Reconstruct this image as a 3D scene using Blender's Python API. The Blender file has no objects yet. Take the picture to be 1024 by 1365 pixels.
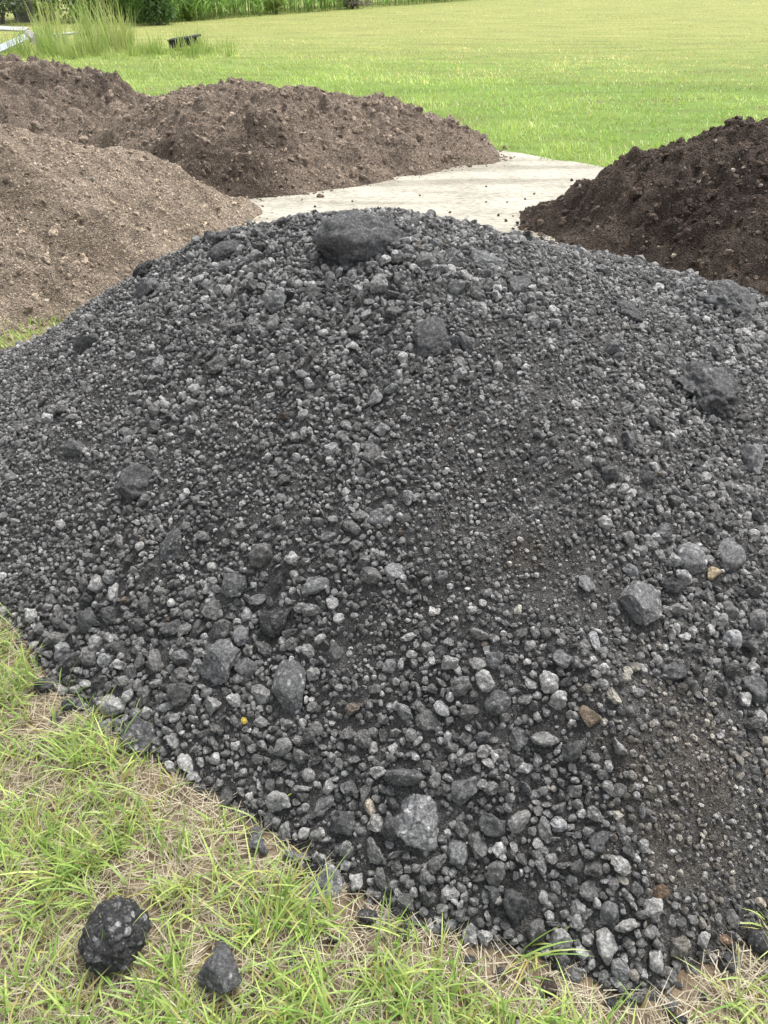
import bpy, bmesh, math, random
import numpy as np
from mathutils import Vector, Matrix

# ------------------------------------------------------------------ camera, sky, sun, exposure
SC = bpy.context.scene
COL = SC.collection
F = 1027.0                      # focal length in pixels of the 1024 x 1365 photograph
PITCH = math.radians(35.2)
CH = 1.6
cam = bpy.data.cameras.new('camera')
cam.sensor_fit = 'VERTICAL'
cam.sensor_height = 24.0
cam.lens = 24.0 * F / 1365.0
cam.clip_start = 0.02
cam.clip_end = 2000
camo = bpy.data.objects.new('camera', cam)
COL.objects.link(camo)
camo.location = (0, 0, CH)
camo.rotation_euler = (math.pi / 2 - PITCH, 0, 0)
SC.camera = camo

SUN_EL, SUN_AZ = math.radians(62), math.radians(40)     # azimuth clockwise from +Y
world = bpy.data.worlds.new('World')
SC.world = world
world.use_nodes = True
wn = world.node_tree
bg = wn.nodes['Background']
sky = wn.nodes.new('ShaderNodeTexSky')
sky.sky_type = 'NISHITA'
sky.sun_disc = False
sky.sun_elevation = SUN_EL
sky.sun_rotation = SUN_AZ
sky.air_density = 0.9
sky.dust_density = 4.0
sky.ozone_density = 0.6
hs = wn.nodes.new('ShaderNodeHueSaturation')         # a bright overcast: the sky's blue washed out by cloud
hs.inputs['Saturation'].default_value = 0.25
wn.links.new(sky.outputs[0], hs.inputs['Color'])
wn.links.new(hs.outputs[0], bg.inputs[0])
bg.inputs[1].default_value = 0.15
sl = bpy.data.lights.new('sun', 'SUN')
sl.energy = 1.1
sl.angle = math.radians(24)
sl.color = (1.0, 0.96, 0.9)
so = bpy.data.objects.new('sun', sl)
COL.objects.link(so)
sd = Vector((math.sin(SUN_AZ) * math.cos(SUN_EL), math.cos(SUN_AZ) * math.cos(SUN_EL), math.sin(SUN_EL)))
so.rotation_euler = sd.to_track_quat('Z', 'Y').to_euler()
so.location = (0, 0, 30)
SC.view_settings.view_transform = 'Standard'
SC.view_settings.look = 'None'
SC.view_settings.gamma = 1
SC.view_settings.use_curve_mapping = False
SC.view_settings.exposure = 1.22

# ------------------------------------------------------------------ helpers
rng = np.random.default_rng(11)
random.seed(5)
FW = np.array([0, math.cos(PITCH), -math.sin(PITCH)])
UP = np.array([0, math.sin(PITCH), math.cos(PITCH)])


def project(P):
    d = P - np.array([0, 0, CH])
    de = d @ FW
    de = np.where(np.abs(de) < 1e-4, 1e-4, de)
    return 512 + F * d[..., 0] / de, 682.5 - F * (d @ UP) / de, de


def ray(u, v):
    return FW + np.array([1., 0, 0]) * (u - 512) / F + UP * (682.5 - v) / F


def ground(u, v, z=0.0):
    d = ray(u, v)
    t = (CH - z) / -d[2]
    return np.array([d[0] * t, d[1] * t])


PERM = np.random.default_rng(3).permutation(256)
PERM = np.concatenate([PERM, PERM, PERM])
GRAD = np.random.default_rng(4).normal(size=(256, 3))
GRAD /= np.linalg.norm(GRAD, axis=1)[:, None]


def pnoise(P):
    """gradient noise, P (..., 3), about -0.7 .. 0.7"""
    P = np.asarray(P, float)
    i = np.floor(P).astype(int)
    f = P - i
    i &= 255
    w = f * f * f * (f * (f * 6 - 15) + 10)
    out = 0
    for a in (0, 1):
        for b in (0, 1):
            for c in (0, 1):
                h = PERM[PERM[PERM[i[..., 0] + a] + i[..., 1] + b] + i[..., 2] + c]
                g = GRAD[h]
                dv = g[..., 0] * (f[..., 0] - a) + g[..., 1] * (f[..., 1] - b) + g[..., 2] * (f[..., 2] - c)
                out = out + dv * (w[..., 0] if a else 1 - w[..., 0]) * (w[..., 1] if b else 1 - w[..., 1]) * (w[..., 2] if c else 1 - w[..., 2])
    return out


def fbm2(X, Y, scale, octs=4, seed=0.0, gain=0.5):
    P = np.stack([X * scale, Y * scale, np.full(X.shape, seed + 0.37)], -1)
    o, a = 0, 1.0
    for k in range(octs):
        o = o + a * pnoise(P + 17.3 * k)
        P = P * 2.03
        a *= gain
    return o


def sdist(X, Y, poly):
    d = np.full(X.shape, 99.)
    ins = np.zeros(X.shape, bool)
    n = len(poly)
    for i in range(n):
        a, b = poly[i], poly[(i + 1) % n]
        e = b - a
        t = np.clip(((X - a[0]) * e[0] + (Y - a[1]) * e[1]) / (e @ e), 0, 1)
        d = np.minimum(d, np.hypot(X - a[0] - t * e[0], Y - a[1] - t * e[1]))
        c = ((a[1] <= Y) & (Y < b[1])) | ((b[1] <= Y) & (Y < a[1]))
        ey = e[1] if abs(e[1]) > 1e-9 else 1e-9
        ins ^= c & (X < a[0] + (Y - a[1]) * e[0] / ey)
    return np.where(ins, d, -d)


def smin(a, b, k):
    h = np.clip(.5 + .5 * (b - a) / k, 0, 1)
    return b * (1 - h) + a * h - k * h * (1 - h)


def mesh_data(name, V, T, mat=None, col=None, smooth=True):
    V = np.ascontiguousarray(V, np.float32)
    T = np.ascontiguousarray(T, np.int32)
    me = bpy.data.meshes.new(name)
    me.vertices.add(len(V))
    me.vertices.foreach_set('co', V.ravel())
    k = T.shape[1]
    me.loops.add(T.size)
    me.loops.foreach_set('vertex_index', T.ravel())
    me.polygons.add(len(T))
    me.polygons.foreach_set('loop_start', np.arange(0, T.size, k, dtype=np.int32))
    me.polygons.foreach_set('use_smooth', np.broadcast_to(np.asarray(smooth, bool), (len(T),)).copy())
    if col is not None:
        a = me.attributes.new('tone', 'FLOAT_COLOR', 'POINT')
        c = np.ones((len(V), 4), np.float32)
        c[:, :3] = col
        a.data.foreach_set('color', c.ravel())
    me.update(calc_edges=True)
    if mat:
        me.materials.append(mat)
    return me


def link(name, me, parent=None, loc=None):
    o = bpy.data.objects.new(name, me)
    COL.objects.link(o)
    if parent is not None:
        o.parent = parent
    if loc is not None:
        o.location = loc
    return o


def tag(o, label=None, cat=None, group=None, kind=None):
    if label:
        o['label'] = label
    if cat:
        o['category'] = cat
    if group:
        o['group'] = group
    if kind:
        o['kind'] = kind
    return o


def root(name, loc, label, cat, group=None):
    o = link(name, None)
    o.location = loc
    o.empty_display_size = 0.2
    return tag(o, label, cat, group)


def ico(level):
    bm = bmesh.new()
    bmesh.ops.create_icosphere(bm, subdivisions=level + 1, radius=1)
    V = np.array([v.co[:] for v in bm.verts])
    bm.verts.ensure_lookup_table()
    T = np.array([[v.index for v in f.verts] for f in bm.faces])
    bm.free()
    return V / np.linalg.norm(V, axis=1)[:, None], T


ICO = {k: ico(k) for k in range(0, 6)}


def rock_shape(level, seed, aniso=(1, .85, .7), cuts=9, cut_lo=.62, cut_hi=.92, rough=.1, lumps=0, lump_h=.08):
    r = np.random.default_rng(seed)
    V, T = ICO[level]
    V = V.copy()
    col = None
    for k in range(cuts):
        n = r.normal(size=3)
        n /= np.linalg.norm(n)
        d = r.uniform(cut_lo, cut_hi)
        s = V @ n
        ex = np.maximum(s - d, 0)
        V = V - n * (ex * .95)[:, None]
    off = r.uniform(0, 90, 3)
    nrm = ICO[level][0]
    V = V + nrm * (rough * pnoise(nrm * 1.7 + off) * 1.6 + rough * .6 * pnoise(nrm * 4.1 + off) + rough * .38 * pnoise(nrm * 9 + off))[:, None]
    if lumps:
        S = r.normal(size=(lumps, 3))
        S /= np.linalg.norm(S, axis=1)[:, None]
        dd = nrm @ S.T
        near = dd.argmax(1)
        ang = np.arccos(np.clip(dd.max(1), -1, 1))
        size = r.uniform(.6, 1.25, lumps)[near] * 1.6 / math.sqrt(lumps)
        q = np.clip(1 - (ang / size) ** 2, 0, 1)
        V = V + nrm * (lump_h * np.sqrt(q) * r.uniform(.5, 1.2, lumps)[near])[:, None]
        light = r.random(lumps)[near]
        col = np.where((light > .9) & (q > .45), 1.0, np.where((light > .72) & (q > .4), .45, 0.0))
    V = V * np.array(aniso)
    V = V / np.abs(V).max()
    return V, T, col


# ------------------------------------------------------------------ materials
def nodes(name):
    m = bpy.data.materials.new(name)
    m.use_nodes = True
    nt = m.node_tree
    b = nt.nodes['Principled BSDF']
    return m, nt, b


def N(nt, t, **kw):
    n = nt.nodes.new(t)
    for k, v in kw.items():
        if k in n.bl_rna.properties:
            setattr(n, k, v)
        else:
            n.inputs[k].default_value = v
    return n


def ramp(nt, src, stops):
    r = nt.nodes.new('ShaderNodeValToRGB')
    e = r.color_ramp.elements
    while len(e) < len(stops):
        e.new(0.5)
    for x, (p, c) in zip(e, stops):
        x.position = p
        x.color = (*c, 1) if len(c) == 3 else c
    nt.links.new(src, r.inputs[0])
    return r.outputs[0]


def mixc(nt, fac, a, b, mode='MIX'):
    m = nt.nodes.new('ShaderNodeMix')
    m.data_type = 'RGBA'
    m.blend_type = mode
    for s, v in ((m.inputs[0], fac), (m.inputs[6], a), (m.inputs[7], b)):
        if isinstance(v, (int, float)):
            s.default_value = v
        elif isinstance(v, tuple):
            s.default_value = (*v, 1)
        else:
            nt.links.new(v, s)
    return m.outputs[2]


def coords(nt, kind='Object'):
    if kind == 'World':
        return nt.nodes.new('ShaderNodeNewGeometry').outputs['Position']
    return nt.nodes.new('ShaderNodeTexCoord').outputs['Object']


def stone_material(name, source, speck=(.32, .32, .30), scale=1.0, speck_amt=.5, bump=.9, rough=.9, const=None):
    m, nt, b = nodes(name)
    L = nt.links.new
    if source == 'object':
        base = N(nt, 'ShaderNodeObjectInfo').outputs['Color']
    elif source == 'attr':
        base = N(nt, 'ShaderNodeAttribute', attribute_name='tone').outputs['Color']
    pos = coords(nt, 'World')
    n1 = N(nt, 'ShaderNodeTexNoise', Scale=110 * scale, Detail=6.0, Roughness=.76)
    L(pos, n1.inputs['Vector'])
    c = mixc(nt, 1.0, base, ramp(nt, n1.outputs['Fac'], [(.30, (.30, .30, .30)), (.5, (.95, .95, .95)), (.70, (2.3, 2.3, 2.25))]), 'MULTIPLY')
    v = N(nt, 'ShaderNodeTexVoronoi', Scale=210 * scale)
    L(pos, v.inputs['Vector'])
    sep = N(nt, 'ShaderNodeSeparateColor')
    L(v.outputs['Color'], sep.inputs[0])
    f1 = ramp(nt, sep.outputs[0], [(.74, (0, 0, 0)), (.95, (1, 1, 1))])
    f2 = ramp(nt, v.outputs['Distance'], [(.2, (1, 1, 1)), (.62, (0, 0, 0))])
    f = mixc(nt, 1.0, f1, f2, 'MULTIPLY')
    f = mixc(nt, 1.0, f, (speck_amt,) * 3, 'MULTIPLY')
    c = mixc(nt, f, c, speck)
    L(c, b.inputs['Base Color'])
    b.inputs['Roughness'].default_value = rough
    b.inputs['Specular IOR Level'].default_value = .25
    n2 = N(nt, 'ShaderNodeTexNoise', Scale=230 * scale, Detail=5.0, Roughness=.75)
    L(pos, n2.inputs['Vector'])
    bp = N(nt, 'ShaderNodeBump', Strength=bump, Distance=.007 / scale)
    L(n2.outputs['Fac'], bp.inputs['Height'])
    L(bp.outputs[0], b.inputs['Normal'])
    return m


M_STONE_A = stone_material('asphalt_gravel', 'attr')
M_STONE_O = stone_material('asphalt_stone', 'object')
M_CLOD_A = stone_material('soil_crumbs', 'attr', speck=(.3, .25, .19), scale=.5, speck_amt=.25, bump=.6, rough=.95)
M_CLOD_O = stone_material('soil_clod', 'object', speck=(.3, .25, .19), scale=.5, speck_amt=.25, bump=.6, rough=.95)


def heap_material(name, stops, scale, fine, brown=None, bump=.8, dist=.01):
    """earth or fines: broad mottling, grain and fine relief"""
    m, nt, b = nodes(name)
    L = nt.links.new
    pos = coords(nt, 'World')
    n1 = N(nt, 'ShaderNodeTexNoise', Scale=scale, Detail=7.0, Roughness=.62)
    L(pos, n1.inputs['Vector'])
    c = ramp(nt, n1.outputs['Fac'], stops)
    v = N(nt, 'ShaderNodeTexVoronoi', Scale=fine)
    L(pos, v.inputs['Vector'])
    sep = N(nt, 'ShaderNodeSeparateColor')
    L(v.outputs['Color'], sep.inputs[0])
    g = ramp(nt, sep.outputs[1], [(0, (.55, .55, .55)), (.6, (1, 1, 1)), (.93, (1.35, 1.35, 1.35)), (1, (2.1, 2.1, 2.05))])
    c = mixc(nt, 1.0, c, g, 'MULTIPLY')
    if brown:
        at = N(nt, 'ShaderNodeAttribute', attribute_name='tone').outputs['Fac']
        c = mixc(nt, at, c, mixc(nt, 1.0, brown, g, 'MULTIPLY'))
    L(c, b.inputs['Base Color'])
    b.inputs['Roughness'].default_value = .95
    b.inputs['Specular IOR Level'].default_value = .2
    n2 = N(nt, 'ShaderNodeTexNoise', Scale=fine * .5, Detail=6.0, Roughness=.75)
    L(pos, n2.inputs['Vector'])
    bp = N(nt, 'ShaderNodeBump', Strength=bump, Distance=dist)
    L(n2.outputs['Fac'], bp.inputs['Height'])
    bv = N(nt, 'ShaderNodeBump', Strength=bump, Distance=dist * .6, invert=True)
    L(v.outputs['Distance'], bv.inputs['Height'])
    L(bp.outputs[0], bv.inputs['Normal'])
    L(bv.outputs[0], b.inputs['Normal'])
    return m


M_FINES = heap_material('asphalt_fines', [(.3, (.052, .051, .049)), (.7, (.108, .106, .102))], 9, 230, brown=(.088, .079, .069), bump=.9, dist=.008)


def leaf_material(name, trans=.38, rough=.42):
    m, nt, b = nodes(name)
    L = nt.links.new
    at = N(nt, 'ShaderNodeAttribute', attribute_name='tone').outputs['Color']
    L(at, b.inputs['Base Color'])
    b.inputs['Roughness'].default_value = rough
    b.inputs['Specular IOR Level'].default_value = .5
    t = N(nt, 'ShaderNodeBsdfTranslucent')
    L(at, t.inputs[0])
    mx = N(nt, 'ShaderNodeMixShader', Fac=trans)
    L(b.outputs[0], mx.inputs[1])
    L(t.outputs[0], mx.inputs[2])
    L(mx.outputs[0], nt.nodes['Material Output'].inputs[0])
    return m


M_GRASS = leaf_material('grass_blades')
M_LEAF = leaf_material('leaves', .4)


def simple(name, stops, scale=6, rough=.8, stretch=(1, 1, 1), bump=.3, dist=.004):
    m, nt, b = nodes(name)
    L = nt.links.new
    mp = N(nt, 'ShaderNodeMapping')
    mp.inputs['Scale'].default_value = stretch
    L(coords(nt), mp.inputs[0])
    n = N(nt, 'ShaderNodeTexNoise', Scale=scale, Detail=6.0, Roughness=.65)
    L(mp.outputs[0], n.inputs['Vector'])
    L(ramp(nt, n.outputs['Fac'], stops), b.inputs['Base Color'])
    bp = N(nt, 'ShaderNodeBump', Strength=bump, Distance=dist)
    L(n.outputs['Fac'], bp.inputs['Height'])
    L(bp.outputs[0], b.inputs['Normal'])
    b.inputs['Roughness'].default_value = rough
    return m


# ------------------------------------------------------------------ the ground
def ground_material():
    m, nt, b = nodes('meadow_ground')
    L = nt.links.new
    pos = coords(nt, 'World')
    sp = N(nt, 'ShaderNodeSeparateXYZ')
    L(pos, sp.inputs[0])
    # thatch and soil close by
    n1 = N(nt, 'ShaderNodeTexNoise', Scale=14.0, Detail=8.0, Roughness=.7)
    L(pos, n1.inputs['Vector'])
    near = ramp(nt, n1.outputs['Fac'], [(.3, (.07, .052, .036)), (.5, (.17, .13, .088)), (.66, (.28, .23, .16)), (.8, (.42, .37, .27))])
    # turf of the field: streaks that run along the mower's passes
    mp = N(nt, 'ShaderNodeMapping')
    mp.inputs['Rotation'].default_value = (0, 0, math.radians(-8))
    mp.inputs['Scale'].default_value = (.35, 1.6, 1)
    L(pos, mp.inputs[0])
    n2 = N(nt, 'ShaderNodeTexNoise', Scale=1.3, Detail=9.0, Roughness=.72)
    L(mp.outputs[0], n2.inputs['Vector'])
    green = ramp(nt, n2.outputs['Fac'], [(.28, (.12, .115, .04)), (.5, (.13, .20, .042)), (.72, (.20, .27, .065))])  # green and dry turf darkened: shade among the blades put into the colour
    dry = ramp(nt, n2.outputs['Fac'], [(.3, (.15, .12, .07)), (.42, (.19, .22, .065)), (.55, (.25, .27, .085)), (.75, (.32, .31, .13))])
    ad = N(nt, 'ShaderNodeMath', operation='MULTIPLY_ADD')
    n3 = N(nt, 'ShaderNodeTexNoise', Scale=.35, Detail=4.0)
    L(mp.outputs[0], n3.inputs['Vector'])
    L(n3.outputs['Fac'], ad.inputs[0])
    ad.inputs[1].default_value = 9
    L(sp.outputs[1], ad.inputs[2])
    fd = N(nt, 'ShaderNodeMapRange')
    L(ad.outputs[0], fd.inputs[0])
    fd.inputs[1].default_value = 18
    fd.inputs[2].default_value = 31
    far = mixc(nt, fd.outputs[0], green, dry)
    fn = N(nt, 'ShaderNodeMapRange')
    L(sp.outputs[1], fn.inputs[0])
    fn.inputs[1].default_value = 3.5
    fn.inputs[2].default_value = 8.0
    L(mixc(nt, fn.outputs[0], near, far), b.inputs['Base Color'])
    b.inputs['Roughness'].default_value = .95
    b.inputs['Specular IOR Level'].default_value = .15
    n4 = N(nt, 'ShaderNodeTexNoise', Scale=60.0, Detail=6.0, Roughness=.7)
    L(pos, n4.inputs['Vector'])
    bp = N(nt, 'ShaderNodeBump', Strength=.7, Distance=.01)
    L(n4.outputs['Fac'], bp.inputs['Height'])
    L(bp.outputs[0], b.inputs['Normal'])
    return m


g = link('ground', mesh_data('ground', np.array([(-600, -600, 0), (600, -600, 0), (600, 900, 0), (-600, 900, 0)]), np.array([[0, 1, 2, 3]]), ground_material(), smooth=False))
tag(g, 'grassy field ground running from the foreground to the far crops', kind='structure')


def pad_material():
    m, nt, b = nodes('crushed_limestone')
    L = nt.links.new
    pos = coords(nt, 'World')
    n1 = N(nt, 'ShaderNodeTexNoise', Scale=2.2, Detail=8.0, Roughness=.65)
    L(pos, n1.inputs['Vector'])
    c = ramp(nt, n1.outputs['Fac'], [(.3, (.31, .29, .235)), (.5, (.405, .385, .32)), (.7, (.47, .447, .375))])
    mp = N(nt, 'ShaderNodeMapping')
    mp.inputs['Scale'].default_value = (1, 2.2, 1)
    mp.inputs['Rotation'].default_value = (0, 0, .3)
    L(pos, mp.inputs[0])
    n2 = N(nt, 'ShaderNodeTexNoise', Scale=16.0, Detail=6.0, Roughness=.7)
    L(mp.outputs[0], n2.inputs['Vector'])
    n5 = N(nt, 'ShaderNodeTexNoise', Scale=1.1, Detail=5.0, Roughness=.6)
    mp5 = N(nt, 'ShaderNodeMapping')
    mp5.inputs['Scale'].default_value = (.5, 3.2, 1)
    mp5.inputs['Rotation'].default_value = (0, 0, -.35)
    L(pos, mp5.inputs[0])
    L(mp5.outputs[0], n5.inputs['Vector'])
    c = mixc(nt, 1.0, c, ramp(nt, n5.outputs['Fac'], [(.36, (.70, .69, .66)), (.52, (1, 1, 1)), (.7, (1.06, 1.06, 1.05))]), 'MULTIPLY')
    c = mixc(nt, 1.0, c, ramp(nt, n2.outputs['Fac'], [(.34, (.55, .54, .52)), (.5, (1, 1, 1)), (.68, (1.18, 1.18, 1.16))]), 'MULTIPLY')
    L(c, b.inputs['Base Color'])
    b.inputs['Roughness'].default_value = .95
    bp = N(nt, 'ShaderNodeBump', Strength=.8, Distance=.02)
    L(n2.outputs['Fac'], bp.inputs['Height'])
    L(bp.outputs[0], b.inputs['Normal'])
    return m


PAD = np.array([(-1.5, 4.3), (0, 4.0), (2.6, 4.1), (4.6, 4.6), (5.2, 7), (4, 7.6), (2.75, 7.78), (2.38, 7.97), (1.89, 8.43), (1.32, 8.78), (0.9, 9.2), (-0.4, 9.5), (-2, 8.7), (-1.7, 6)])


def smooth_outline(P, n, amp, sc, seed):
    out = []
    for i in range(len(P)):
        a, b = P[i], P[(i + 1) % len(P)]
        for t in np.arange(0, 1, 1 / max(1, int(np.linalg.norm(b - a) * n))):
            out.append(a + (b - a) * t)
    out = np.array(out)
    dx = fbm2(out[:, 0], out[:, 1], sc, 4, seed)
    dy = fbm2(out[:, 0], out[:, 1], sc, 4, seed + 40)
    return out + amp * np.stack([dx, dy], 1)


po = smooth_outline(PAD, 14, .22, 1.6, 2.0)
PADO = po
pm = bpy.data.meshes.new('gravel_pad')
pm.from_pydata([(x, y, .005) for x, y in po], [], [list(range(len(po)))])
pm.materials.append(pad_material())
tag(link('gravel_pad', pm), 'pale crushed limestone pad between the heaps', kind='structure')

# ------------------------------------------------------------------ heaps
FRONT = [(0, 830), (60, 905), (130, 955), (180, 1000), (260, 1050), (330, 1108), (410, 1162), (480, 1206), (560, 1248), (640, 1270), (720, 1290), (800, 1325), (850, 1362), (880, 1350), (910, 1318), (960, 1290), (1024, 1248)]
BLACK = np.array([ground(u, v) for u, v in FRONT] + [np.array(q) for q in [(1.15, 1.0), (1.75, 1.5), (2.25, 2.25), (2.45, 3.1), (2.1, 3.9), (1.2, 4.35), (0.1, 4.4), (-1.0, 4.25), (-1.9, 3.8), (-2.15, 3.2), (-1.85, 2.5), (-1.5, 2.05)]])
CAPX = np.array([-2.2, -1.6, -1.1, -.7, -.3, .1, .5, .9, 1.3, 1.7, 2.2])
CAPH = np.array([.25, .30, .62, .85, .945, .917, .795, .662, .59, .58, .5])


class Heap:
    def __init__(self, poly, cap, res, slope, k, wob, seed, pad=.1):
        self.poly = poly
        lo, hi = poly.min(0) - pad, poly.max(0) + pad
        self.lo, self.res = lo, res
        self.nx, self.ny = int((hi[0] - lo[0]) / res) + 1, int((hi[1] - lo[1]) / res) + 1
        self.X, self.Y = np.meshgrid(lo[0] + res * np.arange(self.nx), lo[1] + res * np.arange(self.ny))
        wx = wob * fbm2(self.X, self.Y, 2.1, 3, seed)
        wy = wob * fbm2(self.X, self.Y, 2.1, 3, seed + 9)
        self.D = sdist(self.X + wx, self.Y + wy, poly)
        D = np.maximum(self.D, 0)
        Z = smin(slope * D, cap(self.X, self.Y), k)
        # soften the fold lines of the distance field
        n = max(1, int(.10 / res))
        ker = np.hanning(2 * n + 3)[1:-1]
        ker /= ker.sum()
        Zs = np.apply_along_axis(lambda r: np.convolve(np.pad(r, n, mode='edge'), ker, 'valid'), 1, Z)
        Zs = np.apply_along_axis(lambda r: np.convolve(np.pad(r, n, mode='edge'), ker, 'valid'), 0, Zs)
        w = np.clip(D / .3, 0, 1)
        self.Z = np.where(self.D > 0, Z * (1 - w) + Zs * w, -.015 + .4 * np.maximum(self.D, -.05))
        self.base = self.Z.copy()

    def z(self, x, y, arr=None):
        A = self.Z if arr is None else arr
        gx = np.clip((np.asarray(x) - self.lo[0]) / self.res, 0, self.nx - 1.001)
        gy = np.clip((np.asarray(y) - self.lo[1]) / self.res, 0, self.ny - 1.001)
        i, j = gx.astype(int), gy.astype(int)
        fx, fy = gx - i, gy - j
        return (A[j, i] * (1 - fx) + A[j, i + 1] * fx) * (1 - fy) + (A[j + 1, i] * (1 - fx) + A[j + 1, i + 1] * fx) * fy

    def normal(self, x, y):
        e = .06
        zx = (self.z(x + e, y, self.base) - self.z(x - e, y, self.base)) / (2 * e)
        zy = (self.z(x, y + e, self.base) - self.z(x, y - e, self.base)) / (2 * e)
        n = np.stack([-zx, -zy, np.ones_like(zx)], -1)
        return n / np.linalg.norm(n, axis=-1)[..., None]

    def hit(self, u, v):
        d = ray(u, v)
        t = np.linspace(.5, 16, 6000)
        P = np.array([0, 0, CH]) + d * t[:, None]
        zz = self.z(P[:, 0], P[:, 1])
        k = np.argmax(P[:, 2] < np.maximum(zz, 0))
        return P[k]

    def body(self, name, mat, parent, tone=None):
        keep = self.D > -.045
        idx = -np.ones(self.X.shape, int)
        idx[keep] = np.arange(keep.sum())
        V = np.stack([self.X[keep], self.Y[keep], self.Z[keep]], 1)
        q = np.stack([idx[:-1, :-1], idx[:-1, 1:], idx[1:, 1:], idx[1:, :-1]], -1).reshape(-1, 4)
        q = q[(q >= 0).all(1)]
        col = None
        if tone is not None:
            col = np.repeat(tone[keep][:, None], 3, 1)
        return link(name, mesh_data(name, V, q, mat, col), parent)


def rot_random(n, r):
    q = r.normal(size=(n, 4))
    q /= np.linalg.norm(q, axis=1)[:, None]
    w, x, y, z = q.T
    return np.stack([1 - 2 * (y * y + z * z), 2 * (x * y - z * w), 2 * (x * z + y * w),
                     2 * (x * y + z * w), 1 - 2 * (x * x + z * z), 2 * (y * z - x * w),
                     2 * (x * z - y * w), 2 * (y * z + x * w), 1 - 2 * (x * x + y * y)], 1).reshape(n, 3, 3)


def scatter_mesh(protos, P, S, COLR, r):
    """one mesh out of many stones; P centres, S radii, COLR colours"""
    Vs, Ts, Cs, off = [], [], [], 0
    pid = r.integers(0, len(protos), len(P))
    R = rot_random(len(P), r)
    for k, (V, T) in enumerate(protos):
        m = pid == k
        n = m.sum()
        if not n:
            continue
        W = np.einsum('nij,vj->nvi', R[m], V) * S[m][:, None, None] + P[m][:, None, :]
        Vs.append(W.reshape(-1, 3))
        Ts.append((T[None] + (off + len(V) * np.arange(n))[:, None, None]).reshape(-1, 3))
        Cs.append(np.repeat(COLR[m], len(V), 0))
        off += n * len(V)
    return np.concatenate(Vs), np.concatenate(Ts), np.concatenate(Cs)


def protos(level, n, seed, **kw):
    r = np.random.default_rng(seed)
    out = []
    for k in range(n):
        a = (1, r.uniform(.68, 1), r.uniform(.36, .9))
        V, T, _ = rock_shape(level, seed * 100 + k, aniso=a, **kw)
        out.append((V, T))
    return out


class Raster:
    def __init__(self, lo, hi, res):
        self.lo, self.res = lo, res
        self.A = np.zeros((int((hi[1] - lo[1]) / res) + 2, int((hi[0] - lo[0]) / res) + 2), np.uint8)

    def place(self, x, y, r, ky):
        """true and painted when the disc (foreshortened by ky down the slope) is free"""
        gx, gy = int((x - self.lo[0]) / self.res), int((y - self.lo[1]) / self.res)
        n = max(1, int(r / self.res))
        A = self.A
        h, w = A.shape
        if gx < n or gy < n or gx >= w - n - 1 or gy >= h - n - 1:
            return False
        m = max(1, int(n * .7))
        if A[gy, gx] or A[gy - n, gx] or A[gy + n, gx] or A[gy, gx - n] or A[gy, gx + n] or A[gy - m, gx - m] or A[gy - m, gx + m] or A[gy + m, gx - m] or A[gy + m, gx + m]:
            return False
        s = DISC.get(n)
        if s is None:
            q = np.arange(-n, n + 1)
            s = DISC[n] = ((q[:, None] ** 2 + q[None] ** 2) <= n * n).astype(np.uint8)
        A[gy - n:gy + n + 1, gx - n:gx + n + 1] |= s
        return True


DISC = {}


def in_view(P, mu=140, lo=-60, hi=1480):
    u, v, de = project(P)
    return (de > .2) & (u > -mu) & (u < 1024 + mu) & (v > lo) & (v < hi)


# ---- the black heap of asphalt millings
black = Heap(BLACK, lambda X, Y: np.interp(X, CAPX, CAPH), .014, .74, .5, .045, 1.0)
black.Z += np.where(black.D > 0, np.clip(black.D / .25, 0, 1) * (.035 * fbm2(black.X, black.Y, 2.4, 3, 5.0) + .018 * fbm2(black.X, black.Y, 9, 4, 8.0)), 0)
b_root = root('gravel_heap', (.2, 2.4, 0), 'large black heap of broken asphalt gravel filling the foreground', 'gravel heap')
b_root_inv = np.array([.2, 2.4, 0])


def spots(lst):
    """coarse or fine patches: (u, v, radius in metres)"""
    return [(black.hit(u, v), r) for u, v, r in lst]


FINE = spots([(690, 700, .20), (760, 760, .14), (600, 590, .14), (420, 680, .12), (940, 1030, .13), (905, 1120, .11), (330, 690, .10), (660, 450, .12), (740, 520, .10), (600, 800, .10), (985, 1130, .11), (500, 860, .08), (280, 420, .08), (640, 640, .14)])
BROWN = spots([(935, 1010, .14), (885, 1100, .12), (870, 1040, .10), (960, 1160, .12), (700, 740, .05)])


def patch(x, y, L):
    o = np.zeros(np.shape(x))
    for p, r in L:
        o = np.maximum(o, np.exp(-((x - p[0]) ** 2 + (y - p[1]) ** 2) / (r * r)))
    return o


tone = np.clip(patch(black.X, black.Y, BROWN) * (.55 + 1.2 * fbm2(black.X, black.Y, 6, 4, 3.3)), 0, .9)
body = black.body('heap_body', M_FINES, b_root, tone)
body.location = -b_root_inv


def asphalt_tones(n, r, x=None, y=None):
    t = .142 * np.exp(r.normal(0, .30, n))
    pale = r.random(n)
    t = np.where(pale > .77, r.uniform(.23, .37, n), t)
    t = np.where(pale > .975, r.uniform(.2, .34, n), t)
    c = np.stack([t * 1.01, t, t * .975], 1)
    w = r.random(n)
    br = w < .003
    c[br] = np.array([.14, .118, .098]) * r.uniform(.5, 1.2, (br.sum(), 1))
    if x is not None:
        p = patch(x, y, BROWN) * .7
        k = r.random(n) < p
        c[k] = c[k] * np.array([1.06, 1.0, .90])
    return np.clip(c, .012, .5)


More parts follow.
